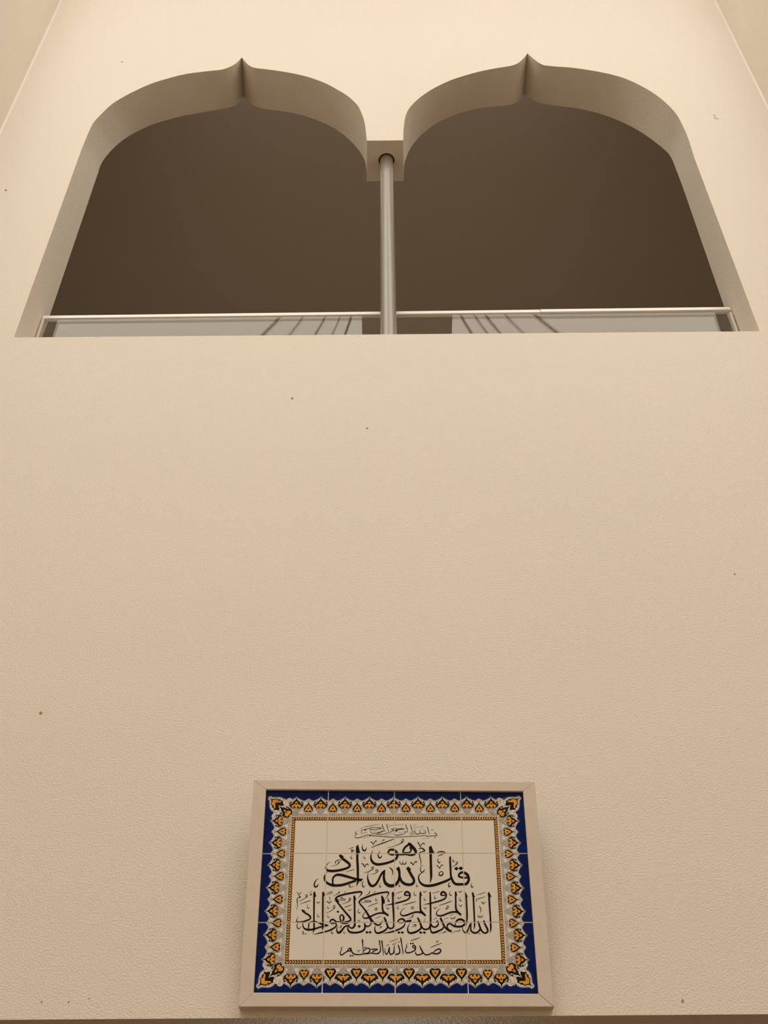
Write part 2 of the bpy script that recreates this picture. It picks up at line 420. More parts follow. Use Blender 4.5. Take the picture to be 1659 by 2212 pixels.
SCAL = [(53.0,0),(49.5,2.6),(46.5,6.0),(44.2,9.5),(42.4,12.6),(41.4,15.2),(42.0,17.6),(43.6,20.2),(45.8,22.9),(47.4,25.15)]
BIGOUT = mirror([(51.6,0),(47,3.6),(43.6,7.8),(40.6,11.4),(36.5,14.6),(32,16.0),(27,15.0),(23.4,12.2),(21.6,8.4),(21.4,4.6)])
BIGK = mirror([(51.5,0),(46.6,1.2),(43.2,3.0),(41.2,5.4),(41.9,7.6),(39.4,6.9),(38.4,9.2),(39.6,11.6),(36.6,13.4),(33.6,14.3),(29.6,14.2),(26.2,12.6),(23.6,10.0),(22.2,6.6),(22.4,3.2),(23.4,1.0)])
BIGO = mirror([(40.4,0),(38.6,2.0),(35.6,2.9),(33.4,2.6),(32.4,4.4),(32.2,6.8),(30.4,7.6),(29.4,10.2),(27.4,9.0),(25.4,9.6),(24.6,7.2),(23.8,5.2),(24.8,2.2),(24.0,0)])
HOOKS = [[(38.6,8.6),(36.4,9.6),(35.0,11.6),(33.2,12.6),(34.2,10.2),(36.0,8.0)], [(41.0,5.6),(39.4,6.0),(38.2,7.2),(38.6,5.6)]]
SMK = mirror([(41.2,0),(38.4,0.5),(35.2,1.1),(32.4,2.6),(29.0,5.2),(25.0,7.8),(21.0,9.3),(17.4,9.4),(14.6,8.0),(12.6,5.6),(12.2,2.8),(13.2,0.9)])
SMO = mirror([(31.0,0),(29.0,1.6),(27.4,1.9),(26.2,3.6),(24.0,4.2),(22.4,5.6),(20.2,5.8),(18.6,7.2),(16.4,6.6),(14.4,6.2),(15.2,4.2),(16.2,2.2),(14.6,0.6),(14.4,0)])
# lower edge variant: broad crowned bulb and full heart
BIG2K = mirror([(50.5,0),(46.0,1.3),(42.6,2.4),(40.0,4.6),(40.8,7.0),(37.8,6.6),(37.0,9.6),(38.2,12.2),(35.0,12.2),(33.4,13.6),(34.6,15.8),(31.0,15.9),(27.8,15.0),(24.2,12.2),(22.2,8.4),(22.6,4.0),(24.0,1.0)])
BIG2O = mirror([(35.8,0),(34.6,1.0),(37.4,2.8),(34.2,4.6),(33.0,7.0),(30.6,8.2),(29.4,11.2),(26.0,10.0),(25.6,7.0),(27.0,4.2),(26.4,1.4),(24.4,0)])
SM2K = mirror([(40.6,0),(37.0,0.9),(33.6,1.5),(30.6,3.4),(26.6,6.6),(22.4,9.4),(17.6,11.0),(13.6,10.6),(10.8,8.4),(9.6,5.4),(10.4,2.4),(11.4,0)])
SM2O = mirror([(28.6,0),(27.0,1.7),(25.0,2.2),(23.6,4.0),(20.6,4.6),(18.2,6.2),(15.4,6.6),(12.8,7.0),(14.4,4.0),(13.6,0)])

def big(T, alt=False):
    line([T(*p) for p in catmull(BIGOUT, 3, True)], .62, 6, K_, closed=True)
    poly([T(*p) for p in catmull(BIG2K if alt else BIGK, 2, True)], 7, K_)
    poly([T(*p) for p in catmull(BIG2O if alt else BIGO, 2, True)], 8, OR)
    if alt:
        poly([T(*p) for p in ((37.5,0),(34.5,1.3),(31.0,1.6),(29.6,0),(31.0,-1.6),(34.5,-1.3))], 9, OL)
        for g in (-1, 1): poly([T(s, w*g) for s, w in ((24.2,2.4),(26.6,2.6),(27.2,4.4),(25.8,6.0),(24.0,5.6),(23.2,4.0))], 9, K_)
    else:
        poly([T(*p) for p in ((36.4,0),(34.4,1.3),(32.6,1.5),(31.4,.8),(31.4,-.8),(32.6,-1.5),(34.4,-1.3))], 9, OL)
        for g in (-1, 1):
            poly([T(s, w*g) for s, w in ((28.4,3.2),(28.0,4.8),(26.4,5.6),(24.8,5.2),(24.2,3.8),(25.2,2.5),(27.0,2.3))], 9, K_)
            for h in HOOKS: poly([T(s, w*g) for s, w in catmull(h, 2, True)], 9, W_)
def small(T, alt=False):
    k = SM2K if alt else SMK
    o = mirror([(41.5,1.6),(38.0,1.9),(34.6,3.4),(30.6,6.4),(26.0,9.4),(21.0,11.2),(16.4,11.2),(12.6,9.6),(10.2,6.4),(9.6,3.0)]) if not alt else \
        mirror([(41.0,1.8),(37.4,2.6),(33.4,5.0),(28.6,9.0),(23.4,12.2),(18.6,13.6)])
    line([T(*p) for p in catmull(o, 3)], .55, 6, K_)
    poly([T(*p) for p in catmull(k, 2, True)], 7, K_)
    poly([T(*p) for p in catmull(SM2O if alt else SMO, 2, True)], 8, OR)
    z = -2.0 if alt else 0
    poly([T(s+z, w) for s, w in ((25.6,0),(23.4,1.3),(21.4,1.7),(19.8,.9),(19.8,-.9),(21.4,-1.7),(23.4,-1.3))], 9, OL)
    if not alt:
        for g in (-1, 1): disc(*T(15.0, 3.4*g), 1.75, 9, K_)
    # bud and its two curled leaves
    line([T(*p) for p in ((46.4,0),(43.2,3.0),(41.2,1.2),(41.2,-1.2),(43.2,-3.0))], .55, 6, K_, closed=True)
    for g in (-1, 1):
        line([T(s, w*g) for s, w in catmull([(41.4,1.0),(42.4,4.2),(41.0,6.6),(39.2,7.4),(39.0,5.4),(38.0,3.6),(39.8,2.2)], 3)], .5, 6, K_)
def band(T, pts, ly, wd=1.75):
    """a strand of the strapwork: pale ribbon with dark edges"""
    q = [T(*t) for t in pts]
    ribbon([(u, v, wd) for u, v in q], ly, K_); ribbon([(u, v, wd-.86) for u, v in q], ly+.5, W_)
def knot(T):
    for i, g in enumerate((-1, 1)):
        loop = catmull([(3.7,-5.2),(9,-.6),(13.6,4.0),(16.2,7.4),(18.2,9.6),(19.6,8.0),(18.2,5.6),(19.4,2.4),(21.0,.4)], 3)
        band(T, [(3.7,-12.0*g)]+[(s, w*g) for s, w in loop], 6+i)
        band(T, [(7.3,-12.0*g),(7.3,-7.6*g),(13.2,-3.6*g),(18.6,.6*g),(20.6,2.6*g)], 8+i)
        band(T, [(2.4,-.8*g),(7.2,3.4*g),(11.6,-.6*g),(15.6,-5.4*g)], 10+i)
def lattice(T, half):
    for i, g in enumerate((-1, 1)):
        band(T, [(3.7,10*g),(3.7,(half-4.6)*g),(6.4,(half-1.4)*g),(9.4,(half+1.6)*g)], 6+i)
        band(T, [(7.3,10*g),(7.3,(half-3.4)*g),(2.7,(half+1.2)*g)], 8+i)

def run(n, pitch, ks, o, du, dv, altset=lambda k: False):
    """n big bulbs along one edge, small ones between"""
    ku = pitch/50.3
    for k in range(n):
        c = (k-(n-1)/2)*pitch
        T = place(o[0]+dv[0]*c, o[1]+dv[1]*c, du, dv, ku, ks)
        half = [(s, w) for s, w in SCAL]
        for extra, mi, ly in ((3.2,H1,2),(1.8,H2,3),(.7,H3,4),(0.0,W_,5)):
            pts = mirror([(s+extra*(1.0 if w > 1 else .8), w) for s, w in half]) 
            pts = [(s, w) for s, w in catmull(pts[len(half):]+pts[:len(half)], 2)]
            poly([T(s, w) for s, w in pts] + [T(30, 25.2), T(30, -25.2)], ly, mi)
        line([T(s-1.7, w) for s, w in catmull([(a, -b) for a, b in half[:0:-1]]+half, 2)], .5, 6, K_)
        big(T, altset(c)); knot(T); lattice(T, 25.15)
        line([T(52,0), T(57,0.3), T(70,-0.2)], .8, 5, K_)
        if k < n-1:
            c2 = c+pitch/2
            T2 = place(o[0]+dv[0]*c2, o[1]+dv[1]*c2, du, dv, ku, ks)
            small(T2, altset(c2)); line([T2(47.6,0), T2(52,-.25), T2(70,.2)], .8, 5, K_)
run(9, 55.0, .915, (-1.6, BV), (0, 1), (1, 0))
run(9, 54.4, .915, (1.6, -BV-1.2), (0, -1), (-1, 0), lambda c: abs(c) < 150)
run(7, 50.3, .93, (-BU+.4, -0.5), (-1, 0), (0, 1))
run(7, 50.3, .93, (BU+.6, -1.5), (1, 0), (0, -1))

# corner flames
FLM = mirror([(70,0),(66.5,3.0),(64,2.2),(60,6.0),(54,11.6),(47,14.8),(40,14.6),(33,12.0),(28,9.0)])
for gx, gy in ((-1,1),(1,1),(1,-1),(-1,-1)):
    o = (gx*(BU+.3), gy*BV - (1.0 if gy < 0 else 0)); d = Vector((gx*53, gy*46)).normalized(); e = Vector((-d.y, d.x))
    T = place(o[0], o[1], d, e, 1, 1)
    for x0, mi, ly in ((3.6,H1,2.5),(2.1,H2,3.5),(1.0,H3,4.5),(0,W_,5.5)):
        body = catmull(mirror([(72+x0,0),(69.4+x0,4.4+x0*.6),(65+x0*.6,5.0+x0*.8),(60+x0*.5,9.6+x0*.8),(53,16.0+x0),(45,18.6+x0),(39,18.2+x0),(36,23+x0),(31,27+x0*.8),(24,28),(10,20),(0,6)]), 2, True)
        poly([T(*p) for p in body], ly, mi)
    line([T(*p) for p in catmull(mirror([(69.6,0),(67.6,3.4),(64,3.4),(59.4,8.2),(53,13.8),(46,16.6),(39,16.8),(33,14.6)]), 2)], .6, 6, K_)
    poly([T(*p) for p in catmull(mirror([(66.5,0),(62.6,2.0),(58.6,6.0),(55.8,10.2),(52.2,9.8),(50.0,13.0),(45.6,12.6),(41.4,14.8),(38.4,11.2),(34,9.0),(33,3)]), 2, True)], 7, K_)
    poly([T(*p) for p in catmull(mirror([(60.4,0),(57.6,4.0),(54.6,8.2),(50.4,7.4),(47.2,9.8),(43.2,11.6),(43.6,8.2),(46.6,5.2),(49.6,2.6),(51.4,0)]), 2, True)], 8, OR)
    line([T(66,-.2), T(69,2.2)], 1.0, 7, K_); line([T(66,.2), T(69,-2.2)], 1.0, 7, K_)
    # inner bulb laid over the flame
    S = lambda s, w: T((s-21.5)*1.28+4.0, w*.86)
    poly([S(*p) for p in catmull(BIGOUT, 3, True)], 9, W_)
    line([S(*p) for p in catmull(BIGOUT, 3, True)], .6, 10, K_, closed=True)
    poly([S(*p) for p in catmull(BIGK, 2, True)], 10, K_)
    poly([S(s*.86+4.0, w*.92) for s, w in catmull(BIGO, 2, True)], 11, OR)
    poly([S(*p) for p in ((35.0,0),(33.4,1.5),(31.4,1.8),(30.0,0),(31.4,-1.8),(33.4,-1.5))], 12, OL)
    for g in (-1, 1):
        cu, cv = T(30.5, 24.0*g)
        for rr, mi, ly in ((9.6,H1,2.6),(8.2,H2,3.6),(7.2,H3,4.6),(6.6,W_,5.7)): disc(cu, cv, rr, ly, mi, 20)
        for h in HOOKS: poly([S(s, w*g) for s, w in catmull(h, 2, True)], 11, W_)
        # leaf crescents either side and the stepped lattice corner
        line([T(s, w*g) for s, w in catmull([(27.5,18.0),(32,20.5),(34.6,24.6),(31.6,27.0),(29.8,22.6),(26.4,20.0)], 3, True)], .5, 6, K_, closed=True)
    for s0 in (3.0, 4.5, 6.8, 8.2):
        line([(o[0]-gx*14, o[1]+gy*s0), (o[0]+gx*s0, o[1]+gy*s0), (o[0]+gx*s0, o[1]-gy*10)], .42, 6, K_)
    line([T(72,0), T(80,.4), T(92,-.3)], .8, 5, K_)

# plaited band: black ground, slanting orange strands, pale gaps
BI = 8.0
bx, by0, by1 = BU, BV, -BV-1.4
for q in (((-bx,by0),(bx,by0),(bx-BI,by0-BI),(-bx+BI,by0-BI)), ((bx,by0),(bx,by1),(bx-BI,by1+BI),(bx-BI,by0-BI)),
          ((bx,by1),(-bx,by1),(-bx+BI,by1+BI),(bx-BI,by1+BI)), ((-bx,by1),(-bx,by0),(-bx+BI,by0-BI),(-bx+BI,by1+BI))):
    poly(q, 6, K_)
def plait(o, d, e, length, unit=5.5):
    n = int(round((length-10)/unit)); unit = (length-10)/n
    T = lambda t, r: (o[0]+d[0]*t+e[0]*r, o[1]+d[1]*t+e[1]*r)
    poly([T(3.2, 1.0), T(length-3.2, 1.0), T(length-3.2, BI-1.0), T(3.2, BI-1.0)], 7, OR)
    for k in range(n):
        t = 5+k*unit
        # black chevron of the rope, pale hairline along its upper limb
        poly([T(t+x*unit, r) for x, r in ((-.03,3.9),(.47,7.4),(.95,7.4),(.40,3.9))], 8, K_)
        poly([T(t+x*unit, r) for x, r in ((-.03,3.9),(.40,3.9),(1.02,.6),(.52,.6))], 8, K_)
        line([T(t+.42*unit, 4.0), T(t+.98*unit, 7.4)], .38, 9, W_)
        if k % 2: line([T(t+.40*unit, 3.8), T(t+.72*unit, 2.2)], .34, 9, W_)
plait((-bx, by0-BI), (1,0), (0,1), 2*bx)
plait((bx, by1+BI), (-1,0), (0,-1), 2*bx)
plait((-bx+BI, by1), (0,1), (-1,0), by0-by1)
plait((bx-BI, by0), (0,-1), (1,0), by0-by1)

# calligraphy: pen strokes as (u, v, width) triplets and pen heads, tenths of a millimetre
STROKES = """-819 779 50 -820 641 52 -808 454 52 -802 268 49 -800 133 46 -815 72 27 -826 23 4
-1339 2 6 -1341 72 34 -1346 170 39 -1327 232 42 -1261 275 51 -1164 272 59 -1042 241 56 -907 201 51 -798 170 59 -743 160 49
-840 148 49 -966 109 51 -1111 60 56 -1255 42 56 -1364 54 56 -1456 91 51 -1513 158 44 -1529 220 37 -1517 281 17 -1487 318 11 -1455 345 5
-1199 704 50 -1148 641 55 -1061 576 57 -992 514 52 -991 460 47 -1070 414 49 -1215 377 54 -1361 361 56 -1459 374 52 -1499 417 42 -1501 467 30 -1473 517 14 -1409 566 5
-1177 579 7 -1186 604 11 -1245 604 15 -1291 576 17 -1302 548 17 -1286 531 9
-1234 541 12 -1238 564 12 -1217 572 12 -1213 551 15 -1231 531 15 -1267 504 10 -1340 479 7 -1407 467 4
-1017 849 7 -962 874 11 -907 899 8
-919 843 11 -949 836 17 -948 815 17 -906 817 11 -891 824 6
-961 779 11 -924 798 15 -891 822 7
-943 710 5 -962 666 14 -949 634 17 -922 654 7
-699 969 5 -716 906 18 -703 842 30 -660 814 32 -630 855 20 -618 893 7
-718 528 22 -681 503 20 -653 451 17 -632 501 15 -598 516 22 -573 491 12
-526 1014 20 -495 1001 18 -470 956 15 -440 1017 15 -409 1038 18 -396 1024 10
-683 704 6 -676 660 12 -658 641 17 -633 653 6
-1068 340 5 -971 370 11 -887 398 9
-1002 48 11 -965 54 15 -983 14 15 -940 9 12 -880 35 4
-1648 201 4 -1707 158 15 -1740 85 29 -1732 20 29 -1690 20 32 -1647 75 7
-670 145 4 -702 96 15 -699 35 19 -675 11 22 -641 41 6
-298 96 4 -331 53 12 -325 17 15 -310 8 17 -288 35 5
-679 324 5 -581 342 12 -539 364 15 -491 392 15 -472 401 15
-497 410 15 -507 441 12 -482 456 14 -463 434 16 -477 400 16
-405 352 17 -414 385 12 -381 385 16 -365 354 15 -423 311 10 -544 280 4
-569 342 6 -588 268 17 -582 170 37 -542 69 56 -482 29 53 -409 72 49 -349 170 44 -307 262 42 -253 339 44 -210 381 17
-223 369 32 -235 268 49 -231 170 54 -192 84 66 -107 35 73 -11 47 68 50 96 61 87 169 54 103 268 51 94 379 56 74 441 49
-109 438 15 -70 404 25 -46 354 21 -44 305 15 -61 253 2
53 738 37 -8 726 42 -82 733 45 -141 766 40 -119 822 42 -63 842 47 4 821 55 57 753 55 53 672 50 -3 605 52 -119 555 49 -241 522 54 -375 507 57 -467 543 54 -513 613 45 -521 691 30 -506 766 15 -473 836 5
-513 886 10 -365 950 18 -205 1007 20 -22 1080 13
-279 1004 4 -267 1039 10 -242 1063 18 -224 1055 13
-315 810 5 -352 760 15 -362 703 25 -333 653 30 -293 678 20 -276 716 7
315 968 50 390 905 72 451 829 65 465 768 52 413 725 45 339 715 37 253 728 30 155 726 32 57 728 32 -66 726 32
323 956 38 243 905 45 195 831 42 187 778 30 254 773 25 327 776 27 362 826 37 347 898 50
155 1017 15 164 1064 13 197 1073 14 199 1038 14 169 1007 23 120 975 15 21 930 11 -78 899 7 -170 877 4
509 1006 25 539 974 20 565 905 17 595 958 15 638 985 20 669 962 13
531 848 10 575 877 22 624 856 30 662 816 30 610 791 17 558 778 17 546 740 20 553 665 20 572 590 17 576 527 12 566 475 4
792 772 57 792 577 52 792 391 54 793 267 51 788 199 41 774 132 21 761 83 2
935 771 11 979 790 20 1053 790 25 1105 778 14 1051 734 17 989 709 14 942 693 5
963 652 5 946 602 15 960 552 20 978 543 19 1004 577 5
922 484 20 952 465 17 981 421 17 1007 475 15 1042 496 17 1058 477 10
973 322 17 1006 347 16 1046 338 17 1051 298 22 1020 264 29 980 263 27 961 292 21 974 325 17
1218 674 35 1215 564 44 1218 390 42 1220 267 42 1220 205 41 1144 154 49 1021 105 53 875 56 58 742 34 58 633 47 53 562 96 44 523 169 32 522 243 24 553 292 17 587 323 15 566 366 20 562 416 15 580 465 10 620 502 4
587 326 20 627 351 22 658 397 7
1220 267 39 1241 181 51 1281 101 56 1346 67 56 1443 68 53 1540 71 56 1593 129 56 1606 199 56 1578 276 66 1513 322 56 1453 326 49 1405 291 46 1395 245 44 1443 220 41 1521 211 37 1582 211 37
1344 531 14 1345 557 10 1374 562 14 1378 533 14 1356 514 18 1312 483 10 1248 446 6
1287 629 4 1277 596 15 1286 564 17 1313 589 6
289 413 59 323 341 56 370 255 59 412 181 54 411 110 56 356 65 58 271 62 61 187 96 61 133 157 56 109 231 51
111 569 15 127 522 16 166 515 16 188 578 10
172 519 15 215 513 18 245 528 19 254 584 7
347 546 22 380 534 20 406 496 17 429 537 15 469 571 22 490 552 12
114 96 4 90 47 12 102 17 17 128 29 6
489 90 4 467 47 12 482 16 17 512 35 6
1209 120 4 1172 83 15 1162 34 24 1182 16 24 1219 46 6
1674 95 4 1648 58 12 1658 16 19 1676 3 19 1705 28 6
-1738 -191 37 -1733 -364 36 -1727 -555 34 -1721 -725 34 -1713 -884 36 -1723 -930 23 -1744 -988 3
-1547 -181 37 -1543 -412 36 -1538 -602 34 -1533 -725 34 -1526 -837 36 -1535 -879 24 -1549 -912 4
-1831 -938 5 -1832 -865 24 -1828 -790 25 -1813 -757 19 -1778 -732 15 -1721 -723 15 -1659 -739 21 -1577 -776 34 -1481 -806 43
-1490 -833 34 -1584 -847 34 -1668 -875 36 -1762 -898 41 -1837 -901 41 -1904 -884 36 -1947 -837 26 -1958 -781 19 -1951 -758 11
-1973 -507 32 -1918 -547 36 -1850 -585 38 -1801 -630 36 -1810 -679 32 -1883 -710 32 -1968 -736 32 -2053 -738 25 -2090 -726 21 -2086 -687 13 -2054 -613 3
-2110 -107 14 -2085 -128 12 -2064 -170 12 -2044 -123 10 -2019 -109 12 -2010 -118 7
-2064 -167 10 -2063 -189 12 -2037 -203 23 -2029 -212 15 -2067 -222 13 -2095 -237 17 -2100 -287 19 -2092 -345 15 -2087 -412 10 -2100 -497 3
-1916 -191 12 -1923 -170 12 -1901 -154 12 -1884 -174 13 -1892 -203 17 -1932 -231 12 -2006 -278 10 -2068 -299 4
-1919 -189 12 -1892 -203 12
-1864 -114 4 -1783 -89 7
-1789 -135 8 -1812 -133 8 -1819 -150 12 -1792 -155 9 -1781 -152 5
-1833 -174 6 -1809 -164 10 -1779 -150 5
-2032 -359 6 -1928 -321 12 -1809 -282 12
-1859 -362 4 -1879 -402 10 -1867 -440 13 -1848 -451 15 -1826 -426 5
-1679 -316 15 -1664 -321 13 -1644 -345 11 -1629 -321 10 -1610 -312 12
-1632 -545 3 -1653 -592 9 -1642 -626 13 -1625 -632 13 -1604 -610 5
-1476 -124 6 -1407 -104 10 -1340 -85 8
-1482 -160 6 -1406 -135 10 -1339 -117 10
-1421 -196 5 -1396 -232 13 -1409 -287 5
-1454 -305 19 -1429 -318 17 -1404 -345 13 -1385 -318 13 -1361 -303 17
-1435 -398 4 -1442 -426 10 -1425 -456 13 -1402 -441 5
-1306 -445 11 -1321 -422 12 -1312 -395 11 -1288 -388 11 -1281 -414 13 -1294 -445 17 -1329 -479 11 -1395 -517 10 -1475 -555 4
-1423 -583 4 -1435 -616 9 -1419 -647 13 -1392 -626 5
-1195 -85 14 -1202 -109 23 -1232 -138 12 -1327 -186 4
-1093 -129 5 -1079 -100 10 -1049 -85 8
-793 -238 3 -741 -172 17 -713 -129 31 -727 -98 37 -800 -100 39 -925 -119 39 -1069 -148 39 -1183 -180 39 -1254 -217 38 -1272 -264 35 -1228 -326 35 -1159 -412 36 -1080 -507 38 -1002 -593 40 -948 -659 38 -945 -704 34 -999 -727 26 -1066 -730 13
-1254 -254 5 -1162 -270 12 -1095 -275 10 -1063 -266 13 -1105 -244 13 -1163 -230 15 -1146 -215 8 -1115 -214 4
-972 -273 11 -987 -249 11 -971 -228 12 -951 -240 12 -960 -273 17 -1026 -321 12 -1150 -366 4
-1082 -431 8 -1006 -403 12 -930 -372 9
-1006 -479 11 -985 -484 11 -965 -507 10 -947 -481 10 -923 -474 11
-870 -245 42 -862 -412 38 -857 -602 38 -855 -725 38 -851 -791 43 -869 -842 40 -916 -870 32 -964 -842 26 -990 -805 19
-949 -772 4 -962 -798 13 -1016 -821 28 -1063 -839 32 -1109 -893 39 -1155 -949 47 -1193 -968 39 -1222 -940 34 -1231 -884 19 -1220 -823 8 -1206 -805 5
-1151 -833 13 -1154 -816 9 -1136 -819 9 -1144 -847 13 -1205 -870 4
-1146 -723 28 -1167 -668 30 -1166 -612 28 -1133 -588 28 -1097 -621 36 -1090 -673 40 -1113 -720 34
-1065 -744 13 -1151 -744 36 -1246 -736 34 -1277 -711 36 -1323 -685 32 -1365 -706 34 -1377 -743 28 -1340 -770 25 -1269 -764 28 -1244 -790 28 -1253 -833 30 -1299 -873 34 -1383 -914 34 -1477 -945 32 -1617 -977 21 -1730 -1005 4
-951 -744 11 -1017 -764 30 -1093 -772 25 -1150 -755 21
-1327 -903 3 -1345 -940 11 -1334 -977 17 -1320 -982 17 -1297 -959 5
-1071 -926 3 -1084 -954 9 -1074 -977 13 -1065 -982 13 -1044 -959 5
-2052 -764 7 -2074 -790 15 -2075 -828 17 -2064 -867 19 -2032 -879 17 -1995 -832 5
-1963 -944 8 -1930 -944 13 -1955 -984 13 -1910 -988 11 -1849 -979 3
-789 -701 11 -772 -711 11 -757 -727 9 -743 -706 8 -729 -697 9
-766 -450 4 -786 -508 11 -774 -545 17 -750 -547 15 -731 -527 6
-995 -833 19 -998 -884 30 -967 -940 41 -891 -963 41 -787 -959 39 -693 -933 38 -644 -886 38 -635 -838 36 -646 -763 21
-215 -254 4 -162 -192 15 -135 -139 25 -145 -103 35 -210 -105 35 -326 -124 37 -461 -158 39 -595 -206 38 -709 -254 38 -757 -299 35 -764 -331 29 -707 -403 32 -630 -498 36 -562 -602 46 -514 -683 55 -471 -733 42 -437 -765 34 -390 -796 36 -342 -805 32 -295 -772 26 -257 -706 6
-509 -706 28 -508 -763 26 -532 -810 24 -588 -835 30 -631 -802 26 -651 -761 17
-742 -321 5 -651 -321 10 -536 -312 13 -509 -298 12 -546 -283 13 -642 -296 13 -625 -269 6 -609 -264 3
-543 -85 15 -547 -114 19 -586 -153 10 -662 -184 3
-456 -139 4 -442 -100 10 -411 -85 8
-402 -221 4 -414 -259 12 -402 -288 15 -369 -264 5
-268 -202 48 -261 -278 50 -266 -365 38 -263 -460 38 -246 -517 44 -210 -555 46 -134 -605 40
-210 -546 46 -248 -555 38 -315 -550 34 -410 -574 32 -495 -614 34 -581 -654 32 -647 -661 27 -679 -635 21 -679 -593 17 -648 -546 11 -601 -508 8 -549 -477 3
-575 -414 8 -469 -369 12 -354 -328 8
-425 -462 11 -413 -443 10 -384 -446 13 -382 -470 15 -405 -489 15 -427 -474 13 -422 -455 10
-179 -441 13 -162 -451 13 -146 -472 11 -129 -446 10 -113 -439 11
-138 -216 6 -147 -250 15 -141 -293 23 -121 -303 17 -110 -283 8
-42 -184 40 -40 -365 38 -31 -508 40 -24 -650 38 -22 -753 34 -28 -833 32 -58 -870 30 -105 -875 34 -143 -847 32 -162 -800 36 -181 -753 40 -202 -697 43 -229 -642 32
-162 -814 28 -162 -861 30 -209 -914 38 -285 -956 41 -370 -973 37 -411 -945 32 -426 -894 24 -422 -847 15 -403 -819 7
-333 -842 6 -299 -838 12 -281 -850 12 -332 -870 5
-220 -395 3 -134 -374 17 -57 -360 27 1 -346 34 39 -338 34 135 -312 35 231 -284 33 303 -242 33 328 -192 33 324 -146 39 290 -103 42 244 -100 42 213 -136 35 222 -168 33 270 -171 27 318 -178 27
19 -136 6 93 -107 10 167 -84 9
54 -221 13 73 -226 12 92 -248 12 111 -221 10 134 -211 12
165 -384 8 307 -346 14 446 -306 10
433 -81 3 413 -125 10 424 -163 15 442 -173 15 468 -159 5
77 -384 4 50 -432 11 62 -462 13 96 -437 5
355 -451 13 350 -430 11 373 -415 11 402 -430 13 390 -456 15 361 -459 14
547 -168 35 545 -317 34 546 -461 38 564 -518 48 609 -565 47 654 -609 40
581 -546 44 515 -532 38 438 -534 36 343 -562 36 257 -595 36 180 -609 30 133 -590 25 121 -555 19 143 -498 11 191 -456 8 234 -437 3
390 -589 15 380 -617 23 351 -645 11 256 -674 3
208 -733 34 189 -690 40 132 -676 34 85 -699 32 61 -730 25 94 -755 25 160 -758 21
212 -744 23 212 -777 21 188 -829 32 131 -871 34 36 -913 36 -58 -945 32 -153 -964 22 -252 -982 4
65 -746 26 151 -752 23 246 -733 34 348 -714 38
493 -667 34 521 -727 42 548 -791 41 566 -843 39 604 -885 36 660 -896 34 717 -875 34 746 -829 38
552 -838 34 545 -877 34 489 -924 39 404 -961 43 319 -973 39 279 -941 36 269 -885 26 288 -819 15 321 -768 8
382 -815 8 406 -796 13 439 -802 19 444 -824 13 353 -847 4
613 -91 12 628 -94 12 643 -115 10 661 -91 8 684 -81 10
640 -216 4 629 -255 10 638 -284 13 674 -260 5
617 -432 13 631 -442 11 649 -470 11 664 -442 10 688 -432 11
653 -662 4 628 -707 9 635 -744 8
-421 -664 6 -357 -642 9 -295 -621 9
-814 -964 32 -738 -949 34 -682 -925 38
762 -106 29 764 -317 40 762 -508 38 758 -726 38 753 -819 41 729 -857 34
758 -791 40 795 -833 34 852 -847 34 902 -819 34 922 -773 30 900 -716 28
600 -377 3 682 -360 15 758 -348 27 855 -322 33 971 -289 35 1063 -250 33 1103 -202 31 1105 -154 39 1072 -108 42 1026 -103 44 994 -140 37 1003 -168 33 1051 -171 27 1098 -178 25
813 -130 7 889 -106 11 957 -84 10
873 -168 4 853 -207 12 861 -245 15 903 -226 5
1202 -82 4 1179 -125 12 1186 -159 17 1204 -173 19 1232 -156 6
1310 -169 37 1307 -318 36 1306 -442 40 1327 -509 48 1373 -561 49 1413 -594 40
1345 -537 42 1269 -529 38 1183 -539 36 1096 -572 34 1010 -605 36 943 -610 32 898 -594 27 886 -560 21 908 -508 13 947 -470 8 987 -453 3
944 -394 8 1084 -346 14 1220 -297 11
1085 -459 13 1101 -466 17 1131 -447 12 1153 -425 11 1141 -404 12 1115 -413 12 1111 -451 12
825 -432 13 842 -442 11 859 -463 11 876 -437 10 900 -427 11
1378 -91 14 1395 -94 12 1410 -116 12 1428 -91 10 1453 -82 12
1405 -207 4 1386 -251 10 1397 -284 15 1411 -294 15 1436 -270 6
1372 -380 13 1389 -390 11 1407 -418 11 1424 -390 10 1444 -380 11
1535 -193 35 1538 -366 34 1539 -509 36 1535 -660 36 1528 -726 26 1511 -796 21 1500 -827 5
1688 -198 35 1691 -366 36 1691 -509 36 1691 -679 34 1691 -792 32 1679 -857 21 1667 -902 3
1764 -169 6 1859 -137 11 1957 -104 7
1767 -302 8 1751 -297 12 1745 -275 10 1757 -263 10 1816 -241 12 1941 -201 8
1860 -318 17 1879 -332 15 1897 -361 13 1917 -330 11 1945 -318 13
1801 -409 11 1831 -442 16 1838 -490 14 1826 -533 10 1815 -561 3
1771 -594 8 1774 -627 13 1797 -641 13 1817 -599 8
1812 -637 13 1840 -639 15 1863 -627 15 1866 -594 8
2029 -198 42 2028 -414 38 2032 -604 36 2032 -792 36 2030 -881 32 2020 -932 19 2008 -978 3
1894 -712 30 1901 -764 38 1926 -820 40 1956 -885 41 1961 -939 37 1914 -974 34 1868 -960 34 1832 -922 36 1810 -876 38 1790 -810 38 1775 -754 34 1767 -721 17
1805 -890 38 1775 -932 34 1716 -969 39 1651 -960 37 1610 -922 36 1603 -866 34 1611 -792 30 1619 -764 15
1613 -775 23 1576 -824 24 1555 -885 28 1519 -955 34 1490 -969 30 1449 -932 24 1432 -885 15 1437 -820 8
1478 -794 41 1410 -834 41 1315 -838 43 1240 -820 40 1203 -791 34 1166 -777 34 1130 -787 34 1105 -829 28 1125 -885 28 1161 -922 38
